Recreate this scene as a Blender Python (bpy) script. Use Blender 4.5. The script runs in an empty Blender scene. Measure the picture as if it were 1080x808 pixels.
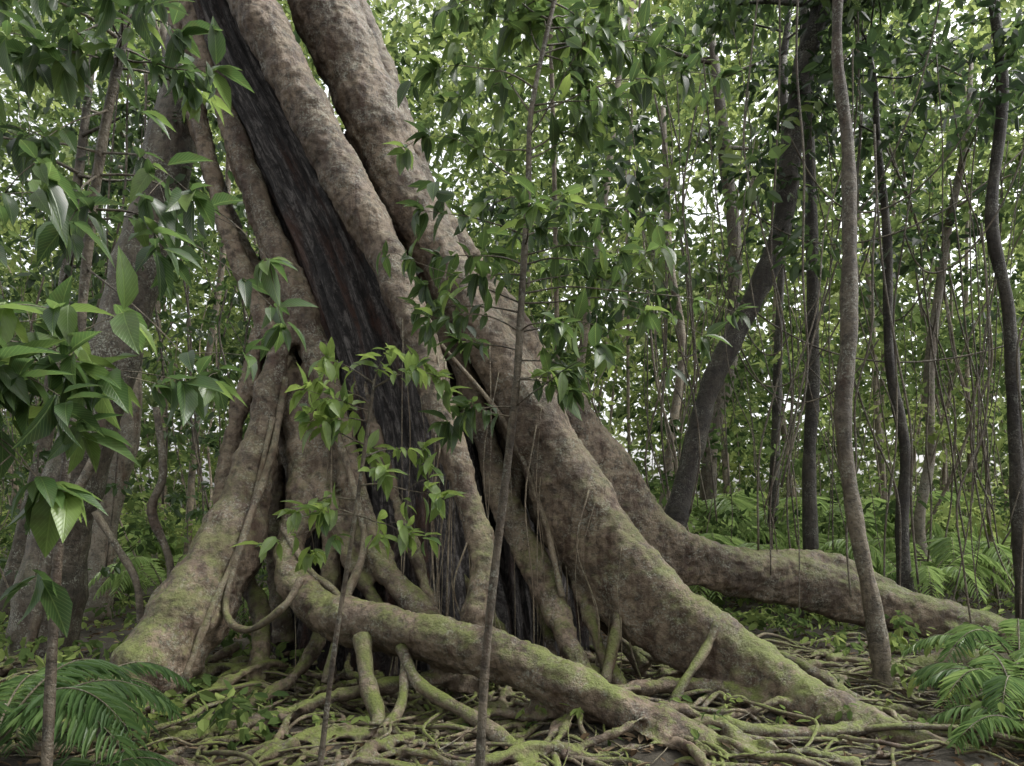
import bpy, math, numpy as np
from mathutils import Vector
from mathutils.bvhtree import BVHTree
rng = np.random.default_rng(11)
scene = bpy.context.scene
F = 780.0; CZ = 1.55; HZ = 540.0
def W(px, py, d):           # survey bearings + distance -> world metres
    return np.array([(px-540)/F*d, d, CZ+(HZ-py)/F*d])

# ------------------------------------------------------------ helpers
def np_mesh(name, V, faces, attrs=None, smooth=True):
    me = bpy.data.meshes.new(name)
    V = np.asarray(V, np.float32)
    me.vertices.add(len(V)); me.vertices.foreach_set('co', V.ravel())
    loops = []; starts = []; s = 0
    for Fa in faces:
        Fa = np.asarray(Fa, np.int32)
        if len(Fa) == 0: continue
        k = Fa.shape[1]
        loops.append(Fa.ravel()); starts.append(s+np.arange(len(Fa))*k); s += Fa.size
    loops = np.concatenate(loops).astype(np.int32); starts = np.concatenate(starts).astype(np.int32)
    me.loops.add(len(loops)); me.loops.foreach_set('vertex_index', loops)
    me.polygons.add(len(starts)); me.polygons.foreach_set('loop_start', starts)
    me.update(calc_edges=True)
    me.polygons.foreach_set('use_smooth', np.full(len(starts), smooth, dtype=bool))
    if attrs:
        for k, (typ, data) in attrs.items():
            a = me.attributes.new(k, typ, 'POINT')
            a.data.foreach_set('value' if typ == 'FLOAT' else 'vector', np.asarray(data, np.float32).ravel())
    me.validate(); me.update()
    return me
def obj(name, me, mat=None, parent=None):
    o = bpy.data.objects.new(name, me); scene.collection.objects.link(o)
    if mat and me: me.materials.append(mat)
    if parent: o.parent = parent
    return o
def empty(name):
    o = bpy.data.objects.new(name, None); scene.collection.objects.link(o); return o
def nrm(a): return a/np.maximum(np.linalg.norm(a, axis=-1, keepdims=True), 1e-9)

def catmull(P, sub):
    P = np.asarray(P, float)
    if len(P) < 3:
        t = np.linspace(0, 1, sub+1)[:, None]; return P[0]*(1-t)+P[-1]*t
    Q = np.vstack([2*P[0]-P[1], P, 2*P[-1]-P[-2]])
    out = []
    for i in range(1, len(Q)-2):
        t = np.arange(sub)[:, None]/sub
        a, b, c, d = Q[i-1], Q[i], Q[i+1], Q[i+2]
        out.append(0.5*((2*b)+(-a+c)*t+(2*a-5*b+4*c-d)*t**2+(-a+3*b-3*c+d)*t**3))
    out.append(P[-1][None]); return np.vstack(out)

class Tubes:
    def __init__(s): s.V=[]; s.Q=[]; s.T=[]; s.fib=[]; s.n=0
    def add(s, pts, seg=8, sub=4, fin=None, rib=0, wob=0.0):
        P = np.asarray(pts, float)
        if P.shape[1] == 4: P = np.hstack([P, np.zeros((len(P), 1))])
        R = catmull(P, sub); c = R[:, :3]; r = np.maximum(R[:, 3], 0.001); h = np.maximum(R[:, 4], 0)
        n = len(c)
        if wob > 0:
            ph = rng.uniform(0, 6, 4); L = np.arange(n)
            r = r*(1+wob*np.sin(L*0.9+ph[0])+wob*0.7*np.sin(L*2.1+ph[1]))
        t = nrm(np.gradient(c, axis=0))
        th = np.linspace(0, 2*math.pi, seg, endpoint=False)
        a = np.cross(t[0], [0.3, 0.2, 1.0]); a = a/np.linalg.norm(a)
        dist = np.concatenate([[0], np.cumsum(np.linalg.norm(np.diff(c, axis=0), axis=1))])
        rp = rng.uniform(0, 6, 3)
        for i in range(n):
            if fin is not None:
                g = np.array([fin[0]-c[i,0], fin[1]-c[i,1], 0.0]); gl = np.linalg.norm(g)
                g = g/max(gl, .01)*0.55*min(1, gl/0.5)+np.array([0, 0, -1.0])
                g = g-t[i]*g.dot(t[i]); g /= max(np.linalg.norm(g), 1e-6)
                b = g; a_ = np.cross(g, t[i])
            else:
                a = a-t[i]*a.dot(t[i]); a /= max(np.linalg.norm(a), 1e-6); a_ = a
                b = np.cross(t[i], a)
            rr = np.full(seg, r[i])
            if rib:
                d_ = dist[i]
                rr = rr*(1+rib*(np.sin(7*th+rp[0]+.8*math.sin(d_*1.1))+.9*np.sin(17*th+rp[1]+1.5*math.sin(d_*.9))*(.5+.5*math.sin(d_*1.7))+.7*np.sin(31*th+rp[2]+2*math.sin(d_*1.3))+.5*np.sin(53*th+3*d_)*np.sin(d_*4+th*3)))
            sn = np.sin(th); ext = np.where(sn > 0, sn*h[i], 0)
            s.V.append(c[i]+np.outer(rr*np.cos(th), a_)+np.outer(rr*sn+ext, b))
            s.fib.append(np.stack([np.cos(th), np.sin(th), np.full(seg, dist[i])], 1))
        idx = s.n+np.arange(n*seg).reshape(n, seg); nx = np.roll(idx, -1, 1)
        s.Q.append(np.stack([idx[:-1], nx[:-1], nx[1:], idx[1:]], -1).reshape(-1, 4))
        s.n += n*seg
        s.V.append(c[[0, -1]]); s.fib.append(np.zeros((2, 3)))
        s.T.append(np.stack([nx[0], idx[0], np.full(seg, s.n)], -1)); s.T.append(np.stack([idx[-1], nx[-1], np.full(seg, s.n+1)], -1))
        s.n += 2
    def mesh(s, name):
        return np_mesh(name, np.vstack(s.V), [np.vstack(s.Q), np.vstack(s.T)], {'fib': ('FLOAT_VECTOR', np.vstack(s.fib))})
def px_path(L):     # rows (bearing x, bearing y, distance, radius, [fin depth m])
    out = []
    for row in L:
        p = W(row[0], row[1], row[2]); out.append([*p, row[3]/F*row[2], row[4] if len(row) > 4 else 0.0])
    return np.array(out)

def tmpl_near():
    u = [0, .12, .32, .58, .82, 1.0]; hw = [.03, .5, .95, .95, .45, .0]
    V = []; Fq = []; 
    for a, b in zip(u, hw):
        for k in (-1, 0, 1): V.append([a, k*b*.5, .10*abs(k)*b - .28*a*a])
    for i in range(5):
        for k in (0, 1):
            q = 3*i+k; Fq.append([q, q+1, q+4, q+3])
    return np.array(V), np.array(Fq)
def tmpl_mid():
    V = np.array([[0,0,0],[.3,-.45,.02],[.7,-.4,-.08],[.45,0,-.1],[.3,.45,.02],[.7,.4,-.08],[1,0,-.25]])
    return V, np.array([[0,1,3],[1,2,3],[2,6,3],[3,6,5],[3,5,4],[3,4,0]])
def tmpl_far():
    V = np.array([[0,0,0],[.45,-.5,.0],[1,0,-.12],[.45,.5,.0]])
    return V, np.array([[0,1,2],[0,2,3]])
T_NEAR, T_MID, T_FAR = tmpl_near(), tmpl_mid(), tmpl_far()

class Leaves:
    def __init__(s, tm): s.tm = tm; s.P=[]; s.D=[]; s.N=[]; s.L=[]; s.Wd=[]; s.t=[]
    def add(s, P, D, N, L, Wd, t):
        n = len(P); s.P.append(P); s.D.append(nrm(D)); s.N.append(N)
        s.L.append(np.broadcast_to(L, n)); s.Wd.append(np.broadcast_to(Wd, n)); s.t.append(np.broadcast_to(t, n))
    def mesh(s, name, smooth=False):
        P = np.vstack(s.P); D = np.vstack(s.D); N = np.vstack(s.N); L = np.concatenate(s.L); Wd = np.concatenate(s.Wd); t = np.concatenate(s.t)
        S = nrm(np.cross(D, N)); N2 = np.cross(S, D); TV, TF = s.tm
        V = P[:, None]+L[:, None, None]*(TV[None, :, 0:1]*D[:, None]+TV[None, :, 2:3]*N2[:, None])+(L*Wd)[:, None, None]*TV[None, :, 1:2]*S[:, None]
        k = len(TV); Fa = (TF[None]+(np.arange(len(P))*k)[:, None, None]).reshape(-1, TF.shape[1])
        at = {'tint': ('FLOAT', np.repeat(t, k))}
        if s.tm is T_NEAR:
            lf = np.tile(TV[:, :2], (len(P), 1)); at['leafuv'] = ('FLOAT_VECTOR', np.hstack([lf, np.zeros((len(lf), 1))]))
        return np_mesh(name, V.reshape(-1, 3), [Fa], at, smooth)
    def whorl(s, c, d, n, L, t, droop=.35, wd=.4):
        d = d/np.linalg.norm(d); a = np.cross(d, [.1, .2, 1]); a /= np.linalg.norm(a); b = np.cross(d, a)
        th = np.arange(n)/n*2*math.pi+rng.uniform(0, 6)+rng.normal(0, .25, n)
        D = np.outer(np.cos(th), a)+np.outer(np.sin(th), b)
        D = D+d*rng.uniform(.1, .8, (n, 1))+np.array([0, 0, -1])*(droop+rng.normal(0, .25, (n, 1)))
        N = np.array([0, 0, 1.])+rng.normal(0, .35, (n, 3))
        s.add(c+rng.normal(0, .012, (n, 3)), D, N, L*rng.uniform(.5, 1.15, n), wd*rng.uniform(.8, 1.15, n), np.clip(t+rng.normal(0, .15, n), 0, 1))
    def clumps(s, C, R, per, L, t, flat=.55, wd=.55):
        n = len(C)*per
        cc = np.repeat(C, per, 0); rr = np.repeat(R, per); tt = np.repeat(t, per)
        sub = 7
        sp = nrm(rng.normal(size=(len(C), sub, 3)))*rng.uniform(.3, 1, (len(C), sub, 1))
        k = rng.integers(0, sub, n); base = sp[np.repeat(np.arange(len(C)), per), k]
        off = base+rng.normal(0, .22, (n, 3)); off[:, 2] *= flat
        D = nrm(off)*.5+rng.normal(0, .6, (n, 3)); D[:, 2] = D[:, 2]*.6-.35
        N = rng.normal(0, .5, (n, 3)); N[:, 2] += .9
        s.add(cc+off*rr[:, None], D, N, L*rng.uniform(.6, 1.3, n), wd*rng.uniform(.7, 1.2, n), np.clip(tt+rng.normal(0, .12, n), 0, 1))

# ------------------------------------------------------------ materials
def new_mat(name):
    m = bpy.data.materials.new(name); m.use_nodes = True; nt = m.node_tree; nt.nodes.clear(); return m, nt
def nd(nt, typ, **kw):
    n = nt.nodes.new(typ)
    for k, v in kw.items(): setattr(n, k, v)
    return n
def ramp(nt, fac, stops):
    r = nd(nt, 'ShaderNodeValToRGB'); e = r.color_ramp.elements
    while len(e) < len(stops): e.new(.5)
    for i, (p, c) in enumerate(stops): e[i].position = p; e[i].color = (*c, 1) if len(c) == 3 else c
    nt.links.new(fac, r.inputs[0]); return r.outputs[0]
def noise(nt, vec, sc, det=4, rough=.6, dist=0):
    n = nd(nt, 'ShaderNodeTexNoise'); n.inputs['Scale'].default_value = sc; n.inputs['Detail'].default_value = det
    n.inputs['Roughness'].default_value = rough; n.inputs['Distortion'].default_value = dist; nt.links.new(vec, n.inputs['Vector']); return n.outputs['Fac']
def math_n(nt, op, a, b=None, clamp=False):
    n = nd(nt, 'ShaderNodeMath', operation=op); n.use_clamp = clamp
    for i, x in enumerate((a, b)):
        if x is None: continue
        if isinstance(x, (int, float)): n.inputs[i].default_value = x
        else: nt.links.new(x, n.inputs[i])
    return n.outputs[0]
def mixc(nt, fac, a, b):
    n = nd(nt, 'ShaderNodeMix', data_type='RGBA')
    for sock, x in ((n.inputs['Factor'], fac), (n.inputs[6], a), (n.inputs[7], b)):
        if isinstance(x, (int, float)): sock.default_value = x
        elif isinstance(x, tuple): sock.default_value = (*x, 1)
        else: nt.links.new(x, sock)
    return n.outputs[2]
G = lambda v: (v,)*3
def bark(name, dark, light, lichen=(.30,.31,.25), moss=(.075,.09,.018), moss_amt=.8, moss_top=2.4, lich=.5, bump=.7):
    m, nt = new_mat(name); tc = nd(nt, 'ShaderNodeTexCoord').outputs['Object']
    n1 = noise(nt, tc, 1.9, 5, .7, .5); n2 = noise(nt, tc, 13, 6, .75); n3 = noise(nt, tc, 48, 3, .7); n4 = noise(nt, tc, 3.1, 4, .6, 1.0)
    col = ramp(nt, n1, [(.36, dark), (.5, tuple((a+b)/2 for a, b in zip(dark, light))), (.62, light)])
    mp_ = nd(nt, 'ShaderNodeMapping'); mp_.inputs['Scale'].default_value = (7, 7, .9); mp_.inputs['Rotation'].default_value = (0, math.radians(25), 0); nt.links.new(tc, mp_.inputs[0])
    n5 = noise(nt, mp_.outputs[0], 1, 5, .7, .4)
    col = mixc(nt, ramp(nt, n5, [(.5, G(0)), (.64, G(.8))]), col, tuple(x*k for x, k in zip(dark, (.7, .46, .36))))
    col = mixc(nt, ramp(nt, n2, [(.48, G(.0)), (.62, G(.75))]), col, tuple(x*.35 for x in dark))
    lf = math_n(nt, 'MULTIPLY', ramp(nt, n3, [(.5, G(0)), (.6, G(1))]), ramp(nt, n4, [(.47, G(0)), (.6, G(1))]))
    col = mixc(nt, math_n(nt, 'MULTIPLY', lf, lich), col, lichen)
    ge = nd(nt, 'ShaderNodeNewGeometry'); sx = nd(nt, 'ShaderNodeSeparateXYZ'); nt.links.new(ge.outputs['Normal'], sx.inputs[0])
    sp = nd(nt, 'ShaderNodeSeparateXYZ'); nt.links.new(ge.outputs['Position'], sp.inputs[0])
    up = nd(nt, 'ShaderNodeMapRange'); up.inputs[1].default_value = -.05; up.inputs[2].default_value = .7; nt.links.new(sx.outputs[2], up.inputs[0])
    hz = nd(nt, 'ShaderNodeMapRange'); hz.inputs[1].default_value = moss_top; hz.inputs[2].default_value = .2; hz.inputs[3].default_value = .2; nt.links.new(sp.outputs[2], hz.inputs[0])
    mf = math_n(nt, 'MULTIPLY', math_n(nt, 'MULTIPLY', up.outputs[0], hz.outputs[0]), moss_amt)
    mf = math_n(nt, 'MULTIPLY', mf, ramp(nt, noise(nt, tc, 3.5, 6, .8), [(.42, G(0)), (.55, G(1))]))
    col = mixc(nt, mf, col, mixc(nt, n3, tuple(x*.5 for x in moss), tuple(x*2.3 for x in moss)))
    h = math_n(nt, 'ADD', math_n(nt, 'MULTIPLY', n2, -1.0), math_n(nt, 'MULTIPLY', n3, .4))
    h = math_n(nt, 'ADD', h, math_n(nt, 'MULTIPLY', mf, .25))
    bp = nd(nt, 'ShaderNodeBump'); bp.inputs['Strength'].default_value = bump; bp.inputs['Distance'].default_value = .05; nt.links.new(h, bp.inputs['Height'])
    b = nd(nt, 'ShaderNodeBsdfPrincipled'); b.inputs['Roughness'].default_value = .58; b.inputs['Specular IOR Level'].default_value = .4
    nt.links.new(col, b.inputs['Base Color']); nt.links.new(bp.outputs[0], b.inputs['Normal'])
    o = nd(nt, 'ShaderNodeOutputMaterial'); nt.links.new(b.outputs[0], o.inputs[0]); return m
def leafmat(name, c0, c1, c2, trans=.45, rough=.38, near=False, spec=.5, simple=False):
    m, nt = new_mat(name); at = nd(nt, 'ShaderNodeAttribute', attribute_name='tint')
    col = ramp(nt, at.outputs['Fac'], [(0, c0), (.5, c1), (1, c2)])
    if simple:
        b = nd(nt, 'ShaderNodeBsdfDiffuse'); nt.links.new(col, b.inputs['Color'])
    else:
        b = nd(nt, 'ShaderNodeBsdfPrincipled'); b.inputs['Roughness'].default_value = rough; b.inputs['Specular IOR Level'].default_value = spec
    if near:
        uv = nd(nt, 'ShaderNodeAttribute', attribute_name='leafuv'); sx = nd(nt, 'ShaderNodeSeparateXYZ'); nt.links.new(uv.outputs['Vector'], sx.inputs[0])
        av = math_n(nt, 'ABSOLUTE', sx.outputs[1])
        mid = ramp(nt, av, [(0, G(1)), (.035, G(0))])
        q = math_n(nt, 'SUBTRACT', math_n(nt, 'MULTIPLY', sx.outputs[0], 11.), math_n(nt, 'MULTIPLY', av, 9.))
        vein = ramp(nt, math_n(nt, 'FRACT', q), [(0, G(.6)), (.12, G(0)), (.88, G(0)), (1, G(.6))])
        vm = math_n(nt, 'MAXIMUM', mid, vein)
        col = mixc(nt, math_n(nt, 'MULTIPLY', vm, .35), col, tuple(min(1, x*1.6+.02) for x in c2))
        tc = nd(nt, 'ShaderNodeTexCoord').outputs['Object']
        col = mixc(nt, ramp(nt, noise(nt, tc, 22, 3), [(.5, G(0)), (.8, G(.6))]), col, (.05, .055, .018))
        bp = nd(nt, 'ShaderNodeBump'); bp.inputs['Strength'].default_value = .35; bp.inputs['Distance'].default_value = .004; bp.invert = True
        nt.links.new(vm, bp.inputs['Height']); nt.links.new(bp.outputs[0], b.inputs['Normal'])
    if not simple: nt.links.new(col, b.inputs['Base Color'])
    tr = nd(nt, 'ShaderNodeBsdfTranslucent')
    hs = nd(nt, 'ShaderNodeHueSaturation'); hs.inputs['Value'].default_value = 2.0; hs.inputs['Saturation'].default_value = .98; hs.inputs['Hue'].default_value = .487
    nt.links.new(col, hs.inputs['Color']); nt.links.new(hs.outputs[0], tr.inputs[0])
    mx = nd(nt, 'ShaderNodeMixShader'); mx.inputs[0].default_value = trans
    nt.links.new(b.outputs[0], mx.inputs[1]); nt.links.new(tr.outputs[0], mx.inputs[2])
    o = nd(nt, 'ShaderNodeOutputMaterial'); nt.links.new(mx.outputs[0], o.inputs[0]); return m

M_FIG = bark('fig_bark', (.062,.043,.028), (.205,.155,.105), moss_amt=1.0, lich=.5)
M_ROOT = bark('root_bark', (.08,.06,.038), (.23,.185,.125), moss_amt=1.1, moss_top=1.2)
M_TREE = bark('lichen_bark', (.05,.042,.03), (.13,.108,.078), lich=.8, moss_amt=.5, moss_top=8)
M_PALE = bark('pale_bark', (.14,.12,.09), (.28,.24,.18), lich=.8, moss_amt=.3)
M_DARK = bark('dark_bark', (.022,.018,.014), (.06,.05,.036), lich=.4, moss_amt=.4, bump=.8)
M_STEM = bark('stem_bark', (.06,.048,.033), (.17,.14,.098), lich=.5, moss_amt=.2)
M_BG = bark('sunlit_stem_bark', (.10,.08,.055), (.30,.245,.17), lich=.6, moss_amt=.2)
m, nt = new_mat('decayed_host_wood'); at = nd(nt, 'ShaderNodeAttribute', attribute_name='fib')
mp = nd(nt, 'ShaderNodeMapping'); mp.inputs['Scale'].default_value = (6, 6, 1.6); nt.links.new(at.outputs['Vector'], mp.inputs[0])
f1 = noise(nt, mp.outputs[0], 2.2, 8, .8, .8); f2 = noise(nt, mp.outputs[0], .45, 5, .6); f3 = noise(nt, nd(nt, 'ShaderNodeTexCoord').outputs['Object'], 9, 6, .8)
col = ramp(nt, f1, [(.40, (.012,.011,.010)), (.50, (.055,.046,.042)), (.60, (.26,.235,.215))])
col = mixc(nt, ramp(nt, f2, [(.50, G(0)), (.60, G(.75))]), col, (.10,.038,.018))
col = mixc(nt, ramp(nt, f3, [(.50, G(0)), (.6, G(.8))]), col, (.012,.009,.007))
bp = nd(nt, 'ShaderNodeBump'); bp.inputs['Strength'].default_value = 1; bp.inputs['Distance'].default_value = .15; nt.links.new(math_n(nt, 'ADD', f1, f3), bp.inputs['Height'])
b = nd(nt, 'ShaderNodeBsdfPrincipled'); b.inputs['Roughness'].default_value = .6
nt.links.new(col, b.inputs['Base Color']); nt.links.new(bp.outputs[0], b.inputs['Normal'])
o = nd(nt, 'ShaderNodeOutputMaterial'); nt.links.new(b.outputs[0], o.inputs[0]); M_HOST = m
m, nt = new_mat('forest_soil'); tc = nd(nt, 'ShaderNodeTexCoord').outputs['Object']
a1 = noise(nt, tc, 1.2, 6, .7); a2 = noise(nt, tc, 18, 6, .75)
col = mixc(nt, a2, ramp(nt, a1, [(.3, (.014,.011,.008)), (.7, (.04,.032,.02))]), (.05,.042,.026))
bp = nd(nt, 'ShaderNodeBump'); bp.inputs['Strength'].default_value = .9; bp.inputs['Distance'].default_value = .06; nt.links.new(a2, bp.inputs['Height'])
b = nd(nt, 'ShaderNodeBsdfPrincipled'); b.inputs['Roughness'].default_value = .9
nt.links.new(col, b.inputs['Base Color']); nt.links.new(bp.outputs[0], b.inputs['Normal'])
o = nd(nt, 'ShaderNodeOutputMaterial'); nt.links.new(b.outputs[0], o.inputs[0]); M_SOIL = m

M_LNEAR = leafmat('broad_leaf', (.020,.040,.016), (.042,.084,.024), (.13,.195,.045), near=True, rough=.36, trans=.42)
M_LSAP = leafmat('sapling_leaf', (.022,.044,.017), (.052,.097,.026), (.165,.24,.055), near=True, rough=.36, trans=.42)
M_LMID = leafmat('canopy_leaf', (.018,.035,.014), (.044,.078,.024), (.11,.155,.045), rough=.45)
M_LFAR = leafmat('forest_leaf', (.024,.042,.017), (.072,.11,.036), (.19,.24,.075), trans=.45, simple=True)
M_HAZE = leafmat('hazy_distant_leaf', (.06,.085,.04), (.14,.18,.08), (.27,.32,.14), trans=.5, simple=True)  # distance haze painted into the leaf colour: paler and less saturated
M_PALM = leafmat('palm_leaflet', (.025,.055,.018), (.065,.12,.038), (.17,.25,.08), trans=.4, rough=.4)
M_LITTER = leafmat('dry_leaf', (.035,.024,.014), (.085,.06,.037), (.18,.14,.09), trans=.1, simple=True)

# ------------------------------------------------------------ ground
xs = np.concatenate([np.linspace(-200, -14, 20), np.linspace(-13, 13, 150), np.linspace(14, 200, 20)])
ys = np.concatenate([np.linspace(-60, -1, 8), np.linspace(0, 22, 130), np.linspace(24, 260, 30)])
X, Y = np.meshgrid(xs, ys)
def gz(x, y):
    return .06*np.sin(x*1.3+.5)*np.cos(y*1.1)+.035*np.sin(x*3.1+y*2.3)+.02*np.sin(x*7.1-y*5.3)-.03 + .15*np.clip((y-11)/6, 0, 3)*np.clip(np.sin(x*.35+.7)*.5+.6, 0, 1)
V = np.stack([X, Y, gz(X, Y)], -1).reshape(-1, 3); nx_, ny_ = len(xs), len(ys)
I = np.arange(nx_*ny_).reshape(ny_, nx_)
obj('ground', np_mesh('ground', V, [np.stack([I[:-1,:-1], I[:-1,1:], I[1:,1:], I[1:,:-1]], -1).reshape(-1, 4)]), M_SOIL)

# ------------------------------------------------------------ strangler fig
fig = empty('strangler_fig_tree')
C = (-.9, 7.6)
fb = Tubes()
def A(L, fin=False, seg=16, sub=6, wob=.06, k=.86):
    P = px_path(L); P[:, 3] *= k; fb.add(P, seg=seg, sub=sub, fin=C if fin else None, wob=wob)
A([(225,-80,7.5,26),(266,0,7.4,25),(308,85,7.35,25),(345,155,7.3,24),(395,245,7.2,24),(430,320,7.0,20),(455,400,6.8,18),(475,470,6.6,17),(500,545,6.4,15),(510,600,6.2,14),(502,655,6.1,18),(485,730,6.0,24)], k=.97)
A([(300,-80,7.9,38),(338,0,7.9,37),(380,90,7.8,36),(412,170,7.7,33),(452,250,7.6,30),(498,330,7.4,29),(545,405,7.3,27),(592,478,7.2,24),(630,550,7.1,20)], k=.95)
A([(440,225,7.7,20),(498,328,7.4,26,.02),(545,403,7.2,27,.1),(592,476,7.0,28,.25),(635,546,6.8,27,.4),(688,612,6.5,26,.42),(748,662,6.2,25,.3),(815,708,5.9,23,.2),(875,745,5.5,21,.1),(955,778,5.1,17),(1050,800,4.85,10)], fin=True, k=.92)
A([(345,-60,8.2,20),(385,40,8.2,20),(420,130,8.1,20),(450,215,8.1,22),(490,280,8.2,24)])
A([(450,215,8.2,22),(495,285,8.3,24),(548,362,8.35,25,.2),(602,432,8.4,24,.4),(652,497,8.5,21,.45),(702,560,8.6,18,.4),(762,588,8.8,18,.25),(850,605,9.0,21,.25),(930,632,9.0,20,.2),(1000,650,8.9,19,.1),(1080,672,8.8,17,.1),(1200,700,8.8,13)], fin=True)
A([(740,575,8.8,9),(790,592,8.9,12),(860,590,9.1,13),(920,612,9.1,12),(970,640,9.0,12),(1010,670,8.7,10)])
A([(185,-80,7.9,16),(212,50,7.8,15),(250,150,7.7,15),(292,260,7.6,17),(325,345,7.5,20),(350,425,7.3,19),(372,510,7.1,18),(395,585,6.8,16),(440,640,6.4,17),(500,698,6.1,13)])
A([(165,-60,8,13),(200,80,7.9,12),(228,200,7.8,11),(262,300,7.7,13),(296,370,7.6,16),(318,450,7.4,20),(318,530,7.1,21),(305,592,6.7,20),(335,640,6.3,25,.08),(420,663,5.9,26,.1),(530,690,5.5,27,.1),(620,728,5.2,27,.1),(710,772,4.95,25),(800,805,4.75,18)], fin=True)
A([(325,320,7.5,8),(303,355,7.4,12),(286,400,7.3,16),(276,455,7.2,20),(260,520,7.0,28,.05),(230,590,6.7,38,.1),(190,655,6.3,43,.1),(150,712,6.0,42,.1),(100,765,5.7,34)], fin=True)
A([(300,300,7.8,10),(262,400,7.7,12),(240,490,7.6,13),(240,560,7.4,12),(275,650,6.9,12),(268,740,6.2,12)])
A([(450,290,7.8,18),(482,375,7.6,16),(508,450,7.4,15),(542,540,7.2,14,.1),(582,620,6.8,13,.1),(606,690,6.4,12),(640,740,6.2,9)])
A([(470,300,7.9,20),(520,400,7.7,20),(560,480,7.5,20,.1),(600,560,7.3,18,.15),(640,640,7.0,15,.1),(680,705,6.6,10)], fin=True)
A([(520,350,8.2,24),(565,430,8.1,26,.2),(615,520,8.0,25,.4),(660,600,7.8,22,.4),(720,660,7.6,16,.3),(780,690,7.4,10)], fin=True)
A([(360,340,7.5,10),(388,430,7.3,9),(412,510,7.1,9),(440,590,6.9,9),(455,650,6.7,11)])
A([(322,390,7.5,14),(342,470,7.3,15),(350,550,7.1,14),(345,640,6.8,12),(318,705,6.3,10),(250,755,5.9,7)])
A([(338,500,7.2,12),(362,570,6.9,12),(392,630,6.6,11),(450,690,6.3,10)])
A([(240,40,8.1,9),(280,160,7.9,9),(322,270,7.8,10),(350,350,7.7,11),(400,470,7.5,10),(480,600,7.2,9),(545,690,6.9,8)])
A([(300,330,7.7,8),(275,350,7.6,9),(268,400,7.6,10),(300,470,7.5,10),(330,560,7.3,10)])
A([(205,120,8.2,12),(240,230,8.1,13),(285,320,8.0,14),(300,420,7.9,14),(290,520,7.8,14),(300,680,7.4,14)])
A([(232,120,7.9,7),(262,210,7.75,8),(300,330,7.6,8),(335,400,7.45,8),(358,470,7.3,9),(385,540,7.0,8),(420,610,6.7,9)])
A([(570,430,7.6,9),(585,520,7.3,9),(600,590,7.0,9),(628,670,6.6,9),(660,735,6.2,8)])
A([(530,400,7.6,8),(545,480,7.4,8),(548,560,7.2,8),(572,650,6.9,8),(590,720,6.5,8)])
A([(130,795,5.2,9),(200,780,5.3,11),(290,756,5.5,10),(380,728,5.7,10),(480,712,5.9,12),(560,705,6.1,12)])
A([(640,730,5.9,11),(720,722,6.0,11),(780,735,5.9,11),(850,750,5.6,10),(930,778,5.2,8),(990,795,4.9,6)])
A([(700,660,7.0,9),(760,672,7.0,9),(840,700,6.6,9),(900,735,6.1,9),(980,757,5.8,8),(1060,775,5.4,5)])
for k in range(105):
    th = rng.uniform(-2.9, .1); r0 = rng.uniform(.7, 3.3); L = rng.uniform(1.0, 2.8); n = 8
    pts = []; a = th+rng.normal(0, .5); p = np.array([C[0]+r0*math.cos(th)*1.4, C[1]+r0*math.sin(th)]); rad = rng.uniform(.02, .05)
    for i in range(n):
        z = gz(p[0], p[1])+rad*.7+(.15*(1-i/n)**2 if r0 < 1.8 else 0)+abs(rng.normal(0, .045))
        pts.append([p[0], p[1], z, rad*(1-.55*i/n), 0]); a += rng.normal(0, .42); p = p+np.array([math.cos(a)*1.15, math.sin(a)])*L/n
    fb.add(pts, seg=8, sub=5, wob=.09)
fm = fb.mesh('trunk_and_buttress_roots'); fo = obj('trunk_and_buttress_roots', fm, M_FIG, fig)
rm = fo.modifiers.new('fuse', 'REMESH'); rm.mode = 'VOXEL'; rm.voxel_size = .02; rm.use_smooth_shade = True
sm = fo.modifiers.new('soften', 'SMOOTH'); sm.iterations = 2; sm.factor = .5
for nm_, sz, st in (('lumps', .4, .08), ('knobs', .13, .045), ('grain', .05, .018)):
    tx = bpy.data.textures.new(nm_, 'CLOUDS'); tx.noise_scale = sz; tx.noise_depth = 3
    dm = fo.modifiers.new(nm_, 'DISPLACE'); dm.texture = tx; dm.strength = st; dm.mid_level = .55
bpy.context.view_layer.update()
bvh = BVHTree.FromObject(fo, bpy.context.evaluated_depsgraph_get())
hb = Tubes()
hb.add(px_path([(215,-80,8.2,40),(258,60,8.1,46),(310,160,8.05,50),(362,260,8.0,56),(400,360,7.95,62),(425,450,7.9,66),(440,540,7.8,72),(450,640,7.7,84),(455,760,7.7,95)]), seg=200, sub=16, rib=.055)
hb.add(px_path([(300,230,8.3,26),(335,340,8.25,40),(350,440,8.2,52),(360,560,8.1,60),(350,700,8.0,70)]), seg=120, sub=12, rib=.05)  # added dark body behind the left strands, keeps their gaps dark
hb.add(px_path([(385,140,8.4,26),(440,260,8.4,34),(500,380,8.35,44),(540,500,8.2,52),(560,700,8.0,60)]), seg=120, sub=12, rib=.05)  # added dark core behind the right strands, closes bright gaps between them
obj('decayed_host_trunk_and_dark_fill', hb.mesh('host'), M_HOST, fig)
fr = Tubes()
def R_(L, snap=True, every=False):
    P = px_path(L)
    if snap:
        for j in ([0] if not every else range(len(P))):
            hit = bvh.find_nearest(Vector(P[j, :3]))
            if hit[0] is not None:
                off = np.array(hit[0]+hit[1]*P[j, 3]*.3)-P[j, :3]
                if every: P[j, :3] += off
                else:
                    wgt = np.linspace(1, 0, len(P))[:, None]; P[:, :3] += off*wgt
    fr.add(P, seg=8, sub=6, wob=.1)
R_([(655,580,6.7,6),(648,620,6.6,6),(646,665,6.4,6),(638,720,6.2,7)])
R_([(758,665,6.1,5),(745,690,6.0,5),(722,722,5.8,5),(700,762,5.7,6)])
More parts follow.
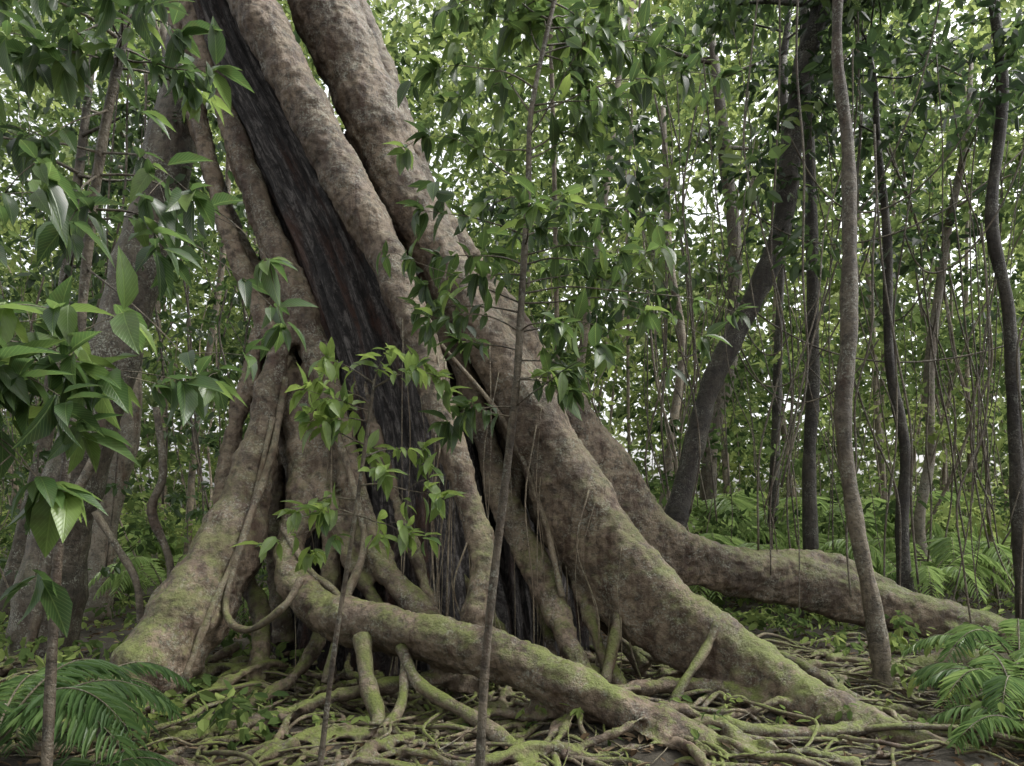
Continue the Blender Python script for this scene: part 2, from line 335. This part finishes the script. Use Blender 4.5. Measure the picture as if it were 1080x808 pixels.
R_([(385,670,5.9,9),(390,720,5.6,9),(400,765,5.3,9),(370,820,4.9,9)])
R_([(425,680,5.8,6),(445,720,5.5,7),(500,755,5.2,8),(550,795,4.9,9),(570,840,4.7,9)])
R_([(430,685,5.8,5),(425,740,5.4,6),(400,780,5.1,8),(380,820,4.8,8)])
for L in ([(620,600,7.0,3),(640,660,6.8,4),(690,690,6.6,4),(760,700,6.2,5),(840,745,5.7,6)],
          [(330,380,7.2,4),(345,440,7.0,4),(372,500,6.8,4),(380,570,6.6,4),(360,640,6.3,5)],
          [(300,560,6.8,4),(330,600,6.5,4),(350,650,6.2,4),(340,700,6.0,5)],
          [(290,440,7.1,3),(250,560,6.8,3),(210,640,6.4,4),(190,720,6.0,4)],
          [(480,360,7.0,2.5),(520,450,6.9,3),(560,540,6.7,3),(600,620,6.5,4)]): R_(L, every=True)
R_([(300,372,7.4,5),(268,440,7.3,5),(243,500,7.1,5),(222,560,6.9,5),(190,600,6.7,6),(160,640,6.6,6),(150,720,6.5,6)])
R_([(305,400,7.3,4),(290,480,7.0,4),(262,560,6.6,4),(240,640,6.3,4),(262,665,6.1,4),(300,640,6.0,4),(318,610,6.1,4)])
for k in range(560):
    th = rng.uniform(-3.0, .3); r0 = rng.uniform(.8, 4.3); L = rng.uniform(.6, 2.4); n = 8
    a = th+rng.normal(0, 1.0); p = np.array([C[0]+.3+r0*math.cos(th)*1.35, C[1]+r0*math.sin(th)*.95]); rad = rng.uniform(.006, .028); lift = rng.uniform(0, .16) if k % 2 == 0 else .03
    pts = []
    for i in range(n):
        z = gz(p[0], p[1])+rad*.5+lift*math.sin(math.pi*i/(n-1))-(.05 if i in (0, n-1) else 0)+rng.normal(0, .012)
        pts.append([p[0], p[1], z, rad*(1-.5*i/n), 0]); a += rng.normal(0, .45); p = p+np.array([math.cos(a)*1.15, math.sin(a)])*L/n
    fr.add(pts, seg=7, sub=4, wob=.1)
for k in range(40):    # straight hanging aerial roots
    x = rng.uniform(-1.9, 1.6); y = rng.uniform(6.0, 6.9); z1 = rng.uniform(.9, 3.4); q = rng.uniform(.003, .010)
    hit = bvh.find_nearest(Vector((x, y, z1))); s_ = hit[0]+hit[1]*.005; w_ = rng.normal(0, .06, 4)
    fr.add([[*s_, q, 0], [s_.x+w_[0], s_.y-.06, s_.z*.7, q, 0], [s_.x+w_[1], s_.y-.12, s_.z*.35, q, 0], [s_.x+w_[2], s_.y-.2, -.05, q*1.3, 0]], seg=5, sub=5)
obj('fine_roots', fr.mesh('fine_roots'), M_ROOT, fig)

# ------------------------------------------------------------ forest trees
def tree(name, path, mat, crown=None, seg=12, limbs=6, tint=.38, leaf=.17, spread=1.6, per=38, k=1.0):
    e = empty(name); tb = Tubes(); P = px_path(path); P[:, 3] *= k; P[1:-1, 0] += rng.normal(0, .035, len(P)-2); tb.add(P, seg=seg, sub=6, wob=.07)
    top = P[0]; lv = Leaves(T_MID); cs = []
    zt = crown if crown else 9.0
    dirn = nrm(P[0, :3]-P[1, :3]); end = top[:3]+dirn*max(.8, (zt-top[2]))
    tb.add([[*top[:3], top[3], 0], [*(top[:3]*.5+end*.5+rng.normal(0, .1, 3)), top[3]*.8, 0], [*end, top[3]*.5, 0]], seg=seg, sub=4)
    for i in range(limbs):
        t = rng.uniform(.0, 1); s = top[:3]*(1-t)+end*t; th = rng.uniform(0, 6.28); L = rng.uniform(.6, 1)*spread
        d = np.array([math.cos(th), math.sin(th), .45])
        mid = s+d*L*.5+rng.normal(0, .1, 3); e2 = s+d*L+np.array([0, 0, -.1])
        tb.add([[*s, top[3]*.35, 0], [*mid, top[3]*.22, 0], [*e2, .008, 0]], seg=6, sub=4)
        for q in (mid, e2, (mid+e2)/2+rng.normal(0, .15, 3)): cs.append(q)
    cs = np.array(cs); lv.clumps(cs, rng.uniform(.4, .7, len(cs)), per, leaf, np.clip(tint+rng.normal(0, .15, len(cs)), 0, 1))
    obj('trunk', tb.mesh('trunk'), mat, e); obj('crown', lv.mesh('crown'), M_LMID, e)
    return e
tree('lichen_covered_tree', [(222,-80,8.6,22),(200,60,8.5,22),(172,180,8.3,22),(148,270,8.2,22),(122,360,8.1,23),(95,450,8.0,24),(68,550,8.0,26),(45,660,8.0,30),(35,720,8.0,36)], M_TREE, crown=9.5, k=1.12)
tree('slender_tree', [(885,-40,6.6,5),(886,60,6.6,5.5),(897,150,6.6,6.5),(892,250,6.6,7.5),(888,360,6.6,8.5),(895,450,6.6,8),(898,550,6.6,8),(915,640,6.6,9),(935,735,6.6,12)], M_STEM, crown=8)
tree('slender_tree', [(848,-40,11,6),(848,100,11,6),(856,250,11,6),(856,400,11,6.5),(855,500,11,7),(858,660,11,8)], M_DARK, crown=11)
tree('slender_tree', [(826,60,14,4),(828,200,14,4),(824,330,14,4),(815,450,14,5),(812,640,14,6)], M_DARK, crown=12)
tree('leaning_tree', [(850,60,10,11),(838,150,10,11),(822,245,10,11),(790,325,10,11),(755,400,10,11),(730,470,10,11),(712,540,10,12),(700,600,10,14),(690,670,10,17)], M_DARK, crown=9, limbs=8)
tree('slender_tree', [(1045,-20,9,5),(1055,100,9,5.5),(1045,230,9,6),(1064,330,9,6),(1072,470,9,7),(1082,600,9,8),(1085,680,9,10)], M_DARK, crown=9)
tree('slender_tree', [(925,150,10,3.5),(938,250,10,4.5),(936,380,10,5),(952,480,10,6),(953,560,10,7),(960,680,10,9)], M_DARK, crown=8)
tree('slender_tree', [(1000,240,12,4),(982,380,12,5),(985,480,12,5),(972,560,12,6),(990,650,12,7)], M_PALE, crown=9)
tree('slender_tree', [(150,250,11,9),(148,350,11,10),(135,450,11,12),(112,560,11,14),(100,660,11,17)], M_PALE, crown=9)
tree('slender_tree', [(60,360,10,6),(45,460,10,8),(25,560,10,8),(-10,680,10,10)], M_TREE, crown=8)
tree('slender_tree', [(765,170,16,7),(775,260,16,7),(770,380,16,8),(750,480,16,8),(748,640,16,9)], M_STEM, crown=12)

# ------------------------------------------------------------ forest foliage
ff = Leaves(T_FAR); hzl = Leaves(T_FAR); ft = Tubes()
def layer(dst, n, y0, y1, z0, z1, L, per, r, tlo, thi, xk=.74, zp=1.0, xmin=-9, xmax=9, wd=.55, op=.6, big=.75):
    y = rng.uniform(y0, y1, n); x = rng.uniform(-1, 1, n)*(xk*y+2); z = z0+(z1-z0)*rng.uniform(0, 1, n)**zp
    keep = (x/y > xmin) & (x/y < xmax) & (z < .75*y+2.5)
    dens = .5+.5*np.sin(x*.55+1.3)*np.sin(y*.31+z*.35+.6)
    keep &= rng.random(n) < op+big*dens
    x, y, z = x[keep], y[keep], z[keep]
    t = np.clip(rng.uniform(tlo, thi, len(x))+.22*np.sin(x*.8+z*.9)*np.sin(y*.5+z*.4), 0, 1)
    dst.clumps(np.stack([x, y, z], 1), rng.uniform(.5, 1.4, len(x))*r, per, L, t, wd=wd)
layer(ff, 520, 12, 18, 0, 1.6, .19, 34, .45, .3, 1)
layer(ff, 330, 11, 16, 1, 11, .19, 36, .6, .1, .7, op=.3)
layer(ff, 1700, 16, 26, 0, 20, .26, 36, .85, .1, .9, op=.3, big=1.1)
layer(ff, 2000, 26, 38, 0, 30, .40, 34, 1.4, .2, 1., op=.3, big=1.0)
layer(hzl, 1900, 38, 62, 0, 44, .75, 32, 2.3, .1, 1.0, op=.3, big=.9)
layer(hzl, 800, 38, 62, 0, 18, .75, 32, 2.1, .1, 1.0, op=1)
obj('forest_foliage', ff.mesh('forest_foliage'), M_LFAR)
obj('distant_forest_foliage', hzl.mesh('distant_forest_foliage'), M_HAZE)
cf = Leaves(T_MID)
layer(cf, 380, 8, 14, 4.4, 11, .19, 38, .55, .05, .8, xmin=-.05, op=.25, big=.9)
layer(cf, 90, 9.5, 13, 4.0, 10, .19, 38, .55, .05, .7, xmax=-.3)
obj('canopy_foliage', cf.mesh('canopy_foliage'), M_LMID)
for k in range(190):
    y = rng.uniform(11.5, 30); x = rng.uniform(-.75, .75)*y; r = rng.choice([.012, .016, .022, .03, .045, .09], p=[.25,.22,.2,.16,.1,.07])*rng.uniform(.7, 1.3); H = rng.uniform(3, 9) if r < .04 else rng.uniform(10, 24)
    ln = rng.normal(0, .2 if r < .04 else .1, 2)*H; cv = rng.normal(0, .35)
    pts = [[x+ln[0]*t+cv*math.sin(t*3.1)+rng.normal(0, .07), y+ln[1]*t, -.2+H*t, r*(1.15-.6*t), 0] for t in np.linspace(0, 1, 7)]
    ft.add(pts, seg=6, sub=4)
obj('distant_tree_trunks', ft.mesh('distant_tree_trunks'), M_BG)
lt = Tubes(); lvl = Leaves(T_MID)
for k in range(105):
    y = rng.uniform(8.0, 13); x = rng.uniform(.2, .72)*y if k % 3 else rng.uniform(-.7, -.3)*y; q = rng.uniform(.005, .015); z1 = rng.uniform(4, 9); z0 = rng.uniform(-.1, 2.5); sl_ = rng.normal(0, .3); cv = rng.normal(0, .15)
    pts = [[x+sl_*(1-t)*(z1-z0)*.4+cv*math.sin(6*t)+rng.normal(0, .05), y+rng.normal(0, .04), z1+(z0-z1)*t, q, 0] for t in np.linspace(0, 1, 7)]
    lt.add(pts, seg=6, sub=5)
    if k % 3 == 0:
        c = np.array([p[:3] for p in pts]); lvl.clumps(c, rng.uniform(.15, .3, len(c)), 14, .13, np.full(len(c), .35))
for k in range(12):     # looping lianas slung between the right-hand trees
    x0, x1 = np.sort(rng.uniform(1.8, 6.5, 2)); x1 = x1+.8; y = rng.uniform(8.6, 11.5); za, zb = rng.uniform(3.5, 8, 2); sag = rng.uniform(.8, 2.5)
    lt.add([[x0+(x1-x0)*t, y+.2*math.sin(5*t), za+(zb-za)*t-sag*4*t*(1-t)*.7, .011, 0] for t in np.linspace(0, 1, 8)], seg=6, sub=6)
c = px_path([(850,60,10,1),(838,150,10,1),(830,200,10,1),(822,245,10,1),(860,120,9.8,1),(800,180,9.8,1),(880,60,9.8,1),(815,90,10,1),(940,200,10,1),(950,260,10,1),(935,150,10,1)])[:, :3]
lvl.clumps(c, np.full(len(c), .45), 50, .15, np.full(len(c), .12))
for L in ([(100,540,7,4),(125,580,7,4),(145,620,7,4),(150,700,7,4)],
          [(165,430,7.5,4),(172,500,7.5,4),(160,540,7.5,5),(180,600,7.5,4),(172,700,7.5,5)],
          [(30,690,7,5),(60,560,7.3,5),(100,480,7.5,5),(110,400,7.6,4)]):
    lt.add(px_path(L), seg=7, sub=6, wob=.08)
li = empty('liana_vines'); obj('stems', lt.mesh('stems'), M_STEM, li); obj('leaves', lvl.mesh('leaves'), M_LMID, li)

# ------------------------------------------------------------ saplings
def sapling(name, path, mat_leaf, specs, leaf, tint, z_lo, z_hi, nb, Lr, droop=.4):
    e = empty(name); tb = Tubes(); P = px_path(path); tb.add(P, seg=10, sub=8, wob=.05); lv = Leaves(T_NEAR)
    R = catmull(P, 10); R = R[(R[:, 2] > z_lo) & (R[:, 2] < z_hi)]
    def branch(s, d, L, r):
        n = 5; pts = [[*s, r, 0]]; p = s.copy(); dd = nrm(d)
        for i in range(n):
            dd = nrm(dd+rng.normal(0, .13, 3)+np.array([0, 0, -.07])); p = p+dd*L/n; pts.append([*p, max(.0015, r*(1-.85*(i+1)/n)), 0])
            if i >= 1 and rng.random() < .75: lv.whorl(p, dd, rng.integers(2, 4), leaf, np.clip(tint+rng.normal(0, .15), 0, 1), droop)
            if i >= 1 and L > .3 and rng.random() < .5:
                sd = nrm(dd+rng.normal(0, .7, 3)); q = p+sd*L*.28; tb.add([[*p, r*.4, 0], [*((p+q)/2+[0, 0, .01]), r*.3, 0], [*q, .0015, 0]], seg=5, sub=3)
                lv.whorl(q, sd, rng.integers(4, 7), leaf, np.clip(tint+rng.normal(0, .18), 0, 1), droop)
        tb.add(pts, seg=6, sub=3); lv.whorl(p, dd, rng.integers(4, 8), leaf, np.clip(tint+rng.normal(0, .18), 0, 1), droop)
    for k in range(nb):
        q = R[rng.integers(0, len(R))]; th = rng.uniform(0, 6.28); branch(q[:3].copy(), np.array([math.cos(th), math.sin(th)*.8, rng.uniform(.0, .7)]), rng.uniform(*Lr), min(.006, q[3]*.5))
    for (tx_, ty_, d_, sx_, sy_) in specs:
        s = W(sx_, sy_, R[:, 1].mean()); s = R[np.argmin(np.linalg.norm(R[:, :3]-s, axis=1)), :3]; t_ = W(tx_, ty_, d_); v = t_-s
        branch(s.copy(), v/np.linalg.norm(v)+np.array([0, 0, .12]), np.linalg.norm(v), .006)
    obj('stem', tb.mesh('stem'), M_STEM, e); obj('leaves', lv.mesh('leaves', True), mat_leaf, e); return e
sapling('rainforest_sapling', [(600,-60,4.35,2.2),(578,30,4.35,2.6),(560,120,4.35,2.8),(557,200,4.35,3.2),(551,300,4.35,3.8),(545,400,4.35,4.2),(534,500,4.35,4.5),(522,600,4.35,4.6),(512,700,4.35,4.8),(505,830,4.35,5.5)], M_LSAP,
   [(430,130,4.4,557,190),(440,300,4.3,550,330),(470,420,4.2,545,430),(690,190,4.6,557,230),(700,260,4.5,553,280),(740,290,4.6,551,320),(660,230,4.2,553,270),(640,120,4.5,560,160),(470,60,4.5,560,120),(520,20,4.5,575,60),(640,30,4.5,575,60),(700,100,4.7,565,120),(600,400,4.2,546,400),(650,330,4.3,548,350),(450,210,4.3,555,250),(500,430,4.2,543,440),(760,270,4.7,551,310),(600,330,4.1,548,350),(620,-10,4.5,585,20),(480,-20,4.6,585,20),(720,20,4.7,580,50),(470,250,4.5,553,280),(640,280,4.5,550,300)],
   .165, .35, 2.1, 5.2, 34, (.25, .75))
sapling('rainforest_sapling', [(395,400,4.0,1.5),(388,450,4.0,2),(378,520,4.0,2.3),(366,600,4.0,2.5),(352,690,4.0,2.8),(335,830,4.0,3.4)], M_LSAP,
   [(320,450,4.0,385,470),(330,540,3.9,380,540),(440,450,4.0,385,480),(460,500,3.9,380,510),(430,560,3.9,378,550),(340,400,4.0,390,430),(410,370,4.0,394,405),(310,520,4.0,376,530),(455,380,4.1,394,410),(350,350,4.0,394,405)],
   .135, .85, 1.5, 2.3, 7, (.2, .45))
sapling('broadleaf_sapling', [(150,-60,3.3,5),(130,40,3.3,5),(108,150,3.3,5),(92,270,3.3,5),(80,400,3.3,5),(60,600,3.3,5),(45,900,3.3,6)], M_LNEAR,
   [(180,20,3.2,140,20),(220,60,3.3,130,60),(250,210,3.1,105,160),(300,240,3.2,100,220),(10,30,3.0,130,20),(40,120,2.9,115,120),(20,210,2.8,105,180),(230,380,3.0,88,320),(60,60,2.9,125,60),(240,290,3.1,98,230),(20,-10,2.9,140,0),(320,200,3.2,105,190),(90,30,2.8,130,40)],
   .175, .4, 2.6, 4.2, 5, (.3, .7))
sapling('broadleaf_shrub', [(-140,120,2.3,4),(-150,300,2.3,6),(-160,500,2.3,8),(-165,1060,2.3,10)], M_LNEAR,
   [(30,300,2.2,-150,320),(110,330,2.2,-150,360),(150,350,2.3,-150,380),(60,400,2.1,-150,420),(100,440,2.2,-150,450),(30,450,2.0,-150,440),(20,180,2.3,-140,250),(-20,360,2.0,-150,380),(130,400,2.2,-150,400)],
   .18, .55, 1.2, 2.8, 4, (.3, .6), droop=.5)

# ------------------------------------------------------------ palms / ferns
def frond_plant(name, base, n, L, tint, leaf=.22, lean=1.2):
    e = empty(name); tb = Tubes(); lv = Leaves(T_MID); base = np.array(base, float)
    for k in range(n):
        th = k*2.4+rng.uniform(-.3, .3); l = L*rng.uniform(.8, 1.15); d = np.array([math.cos(th), math.sin(th), 0])
        t = np.linspace(0, 1, 44); up = rng.uniform(.7, 1)*lean
        c = base+np.outer(t*l*.85, d)+np.outer(l*(up*t-.9*up*t**2.2), [0, 0, 1]); side = np.array([-d[1], d[0], 0])
        tb.add(np.hstack([c[::5], (.008*(1-.8*t[::5]))[:, None], np.zeros((len(c[::5]), 1))]), seg=5, sub=3)
        tg = nrm(np.gradient(c, axis=0)); m_ = t > .15
        sz = np.sin(np.clip((t[m_]-.1)/.95, 0, 1)*math.pi)**.5
        for s in (-1, 1):
            D = side*s+tg[m_]*.55+np.array([0, 0, -.3])+rng.normal(0, .1, (m_.sum(), 3))
            lv.add(c[m_], D, np.array([0, 0, 1.])+rng.normal(0, .2, (m_.sum(), 3)), leaf*sz*rng.uniform(.8, 1.1, m_.sum()), .12, np.clip(tint+rng.normal(0, .1, m_.sum())+rng.normal(0, .1), 0, 1))
    obj('rachis', tb.mesh('rachis'), M_STEM, e); obj('leaflets', lv.mesh('leaflets'), M_PALM, e)
frond_plant('palm_seedling', (-2.75, 3.9, .3), 13, 1.15, .5, .24, lean=1.1)
frond_plant('palm_seedling', (-2.35, 3.65, 0), 9, .8, .45, .18, lean=1.1)
frond_plant('palm_seedling', (-3.1, 4.9, .1), 9, 1.0, .45, .2)
frond_plant('palm_seedling', (3.75, 5.5, .1), 12, .9, .6, .2)
frond_plant('palm_seedling', (3.5, 4.9, 0), 9, .75, .6, .18)
frond_plant('palm_seedling', (4.6, 6.7, .1), 9, 1.1, .6, .22)
for x, y, L in ((4.5,11.4,1.6),(2.8,11.0,1.5),(6.9,11.8,1.8),(-4.9,10.5,1.2),(-3.2,8.8,.8),(5.8,10.5,1.3),(3.6,13.5,2.2),(-7,13,1.8),(9.3,14,2.0),(-2.2,11.5,1.2),(6.2,15,2.8),(1.9,12.5,2.0),(-4,14,2),(8,17,3.2),(4.2,17,3.2)):
    frond_plant('palm_seedling', (x, y, gz(x, y)+.3), 10, L, 1.0, L*.22, lean=1.7)
gc = Leaves(T_MID)
n = 560; y = rng.uniform(4.8, 14, n); x = rng.uniform(-.75, .75, n)*y; k_ = (np.abs(x-.2) > 2.0) & ~((x > 0) & (y < 8) & (x < 3.2)) | (y > 9.4); x, y = x[k_], y[k_]
gc.clumps(np.stack([x, y, gz(x, y)+rng.uniform(.05, .35, len(x))], 1), rng.uniform(.12, .3, len(x)), 16, .12, rng.uniform(.3, .9, len(x)))
n = 60; y = rng.uniform(4.6, 6.5, n); x = rng.uniform(-.6, .65, n)*y
gc.clumps(np.stack([x, y, gz(x, y)+rng.uniform(.05, .2, n)], 1), rng.uniform(.05, .12, n), 6, .07, rng.uniform(.3, .9, n))
obj('understory_seedlings', gc.mesh('understory_seedlings'), M_LFAR)
lt2 = Leaves(T_MID); n = 8000; y = 3.8+rng.random(n)**1.4*10; x = rng.uniform(-.8, .8, n)*(y+1)
D = rng.normal(size=(n, 3)); D[:, 2] *= .25; N = rng.normal(0, .35, (n, 3)); N[:, 2] += 1
lt2.add(np.stack([x, y, gz(x, y)+.015+rng.random(n)*.03], 1), D, N, rng.uniform(.05, .12, n), rng.uniform(.3, .5, n), rng.random(n))
obj('leaf_litter', lt2.mesh('leaf_litter'), M_LITTER)
lg = Tubes(); lg.add(px_path([(960,712,7.4,14),(1010,700,7.3,17),(1070,708,7.2,16),(1150,720,7.1,14)]), seg=20, sub=8, wob=.06)
obj('fallen_mossy_log', lg.mesh('log'), M_ROOT)
sk = Tubes()
for k in range(160):
    y = rng.uniform(4.4, 9); x = rng.uniform(-.7, .75)*y; a = rng.uniform(0, 6.28); L = rng.uniform(.15, .7); q = rng.uniform(.003, .009); z = gz(x, y)+.03
    sk.add([[x, y, z, q, 0], [x+math.cos(a)*L/2, y+math.sin(a)*L/2, z+.03, q, 0], [x+math.cos(a+.2)*L, y+math.sin(a+.2)*L, z+rng.uniform(0, .08), q*.6, 0]], seg=5, sub=3)
obj('fallen_twigs', sk.mesh('twigs'), M_STEM)

# ------------------------------------------------------------ light, sky, camera
EL, AZ = math.radians(58), math.radians(80)   # azimuth clockwise from +Y
w = bpy.data.worlds.new('World'); scene.world = w; w.use_nodes = True; nt = w.node_tree; bg = nt.nodes['Background']
sky = nt.nodes.new('ShaderNodeTexSky'); sky.sky_type = 'NISHITA'; sky.sun_disc = False; sky.sun_elevation = EL; sky.sun_rotation = AZ; sky.dust_density = 5; sky.air_density = 1.2
hs = nt.nodes.new('ShaderNodeHueSaturation'); hs.inputs['Saturation'].default_value = .12; hs.inputs['Value'].default_value = 2.5
nt.links.new(sky.outputs[0], hs.inputs['Color']); nt.links.new(hs.outputs[0], bg.inputs[0]); bg.inputs[1].default_value = .15
sl = bpy.data.lights.new('sun', 'SUN'); sl.energy = 2.6; sl.angle = math.radians(14); sl.color = (1, .97, .92)
so = bpy.data.objects.new('sun', sl); scene.collection.objects.link(so)
dv = Vector((math.sin(AZ)*math.cos(EL), math.cos(AZ)*math.cos(EL), math.sin(EL)))
so.rotation_euler = dv.to_track_quat('Z', 'Y').to_euler()
cam = bpy.data.cameras.new('camera'); cam.lens = 26; cam.sensor_width = 36; cam.shift_y = 136/1080; cam.clip_end = 1000
co = bpy.data.objects.new('camera', cam); scene.collection.objects.link(co); co.location = (0, 0, CZ); co.rotation_euler = (math.radians(90), 0, 0)
scene.camera = co
scene.view_settings.view_transform = 'Standard'; scene.view_settings.look = 'None'; scene.view_settings.exposure = 0
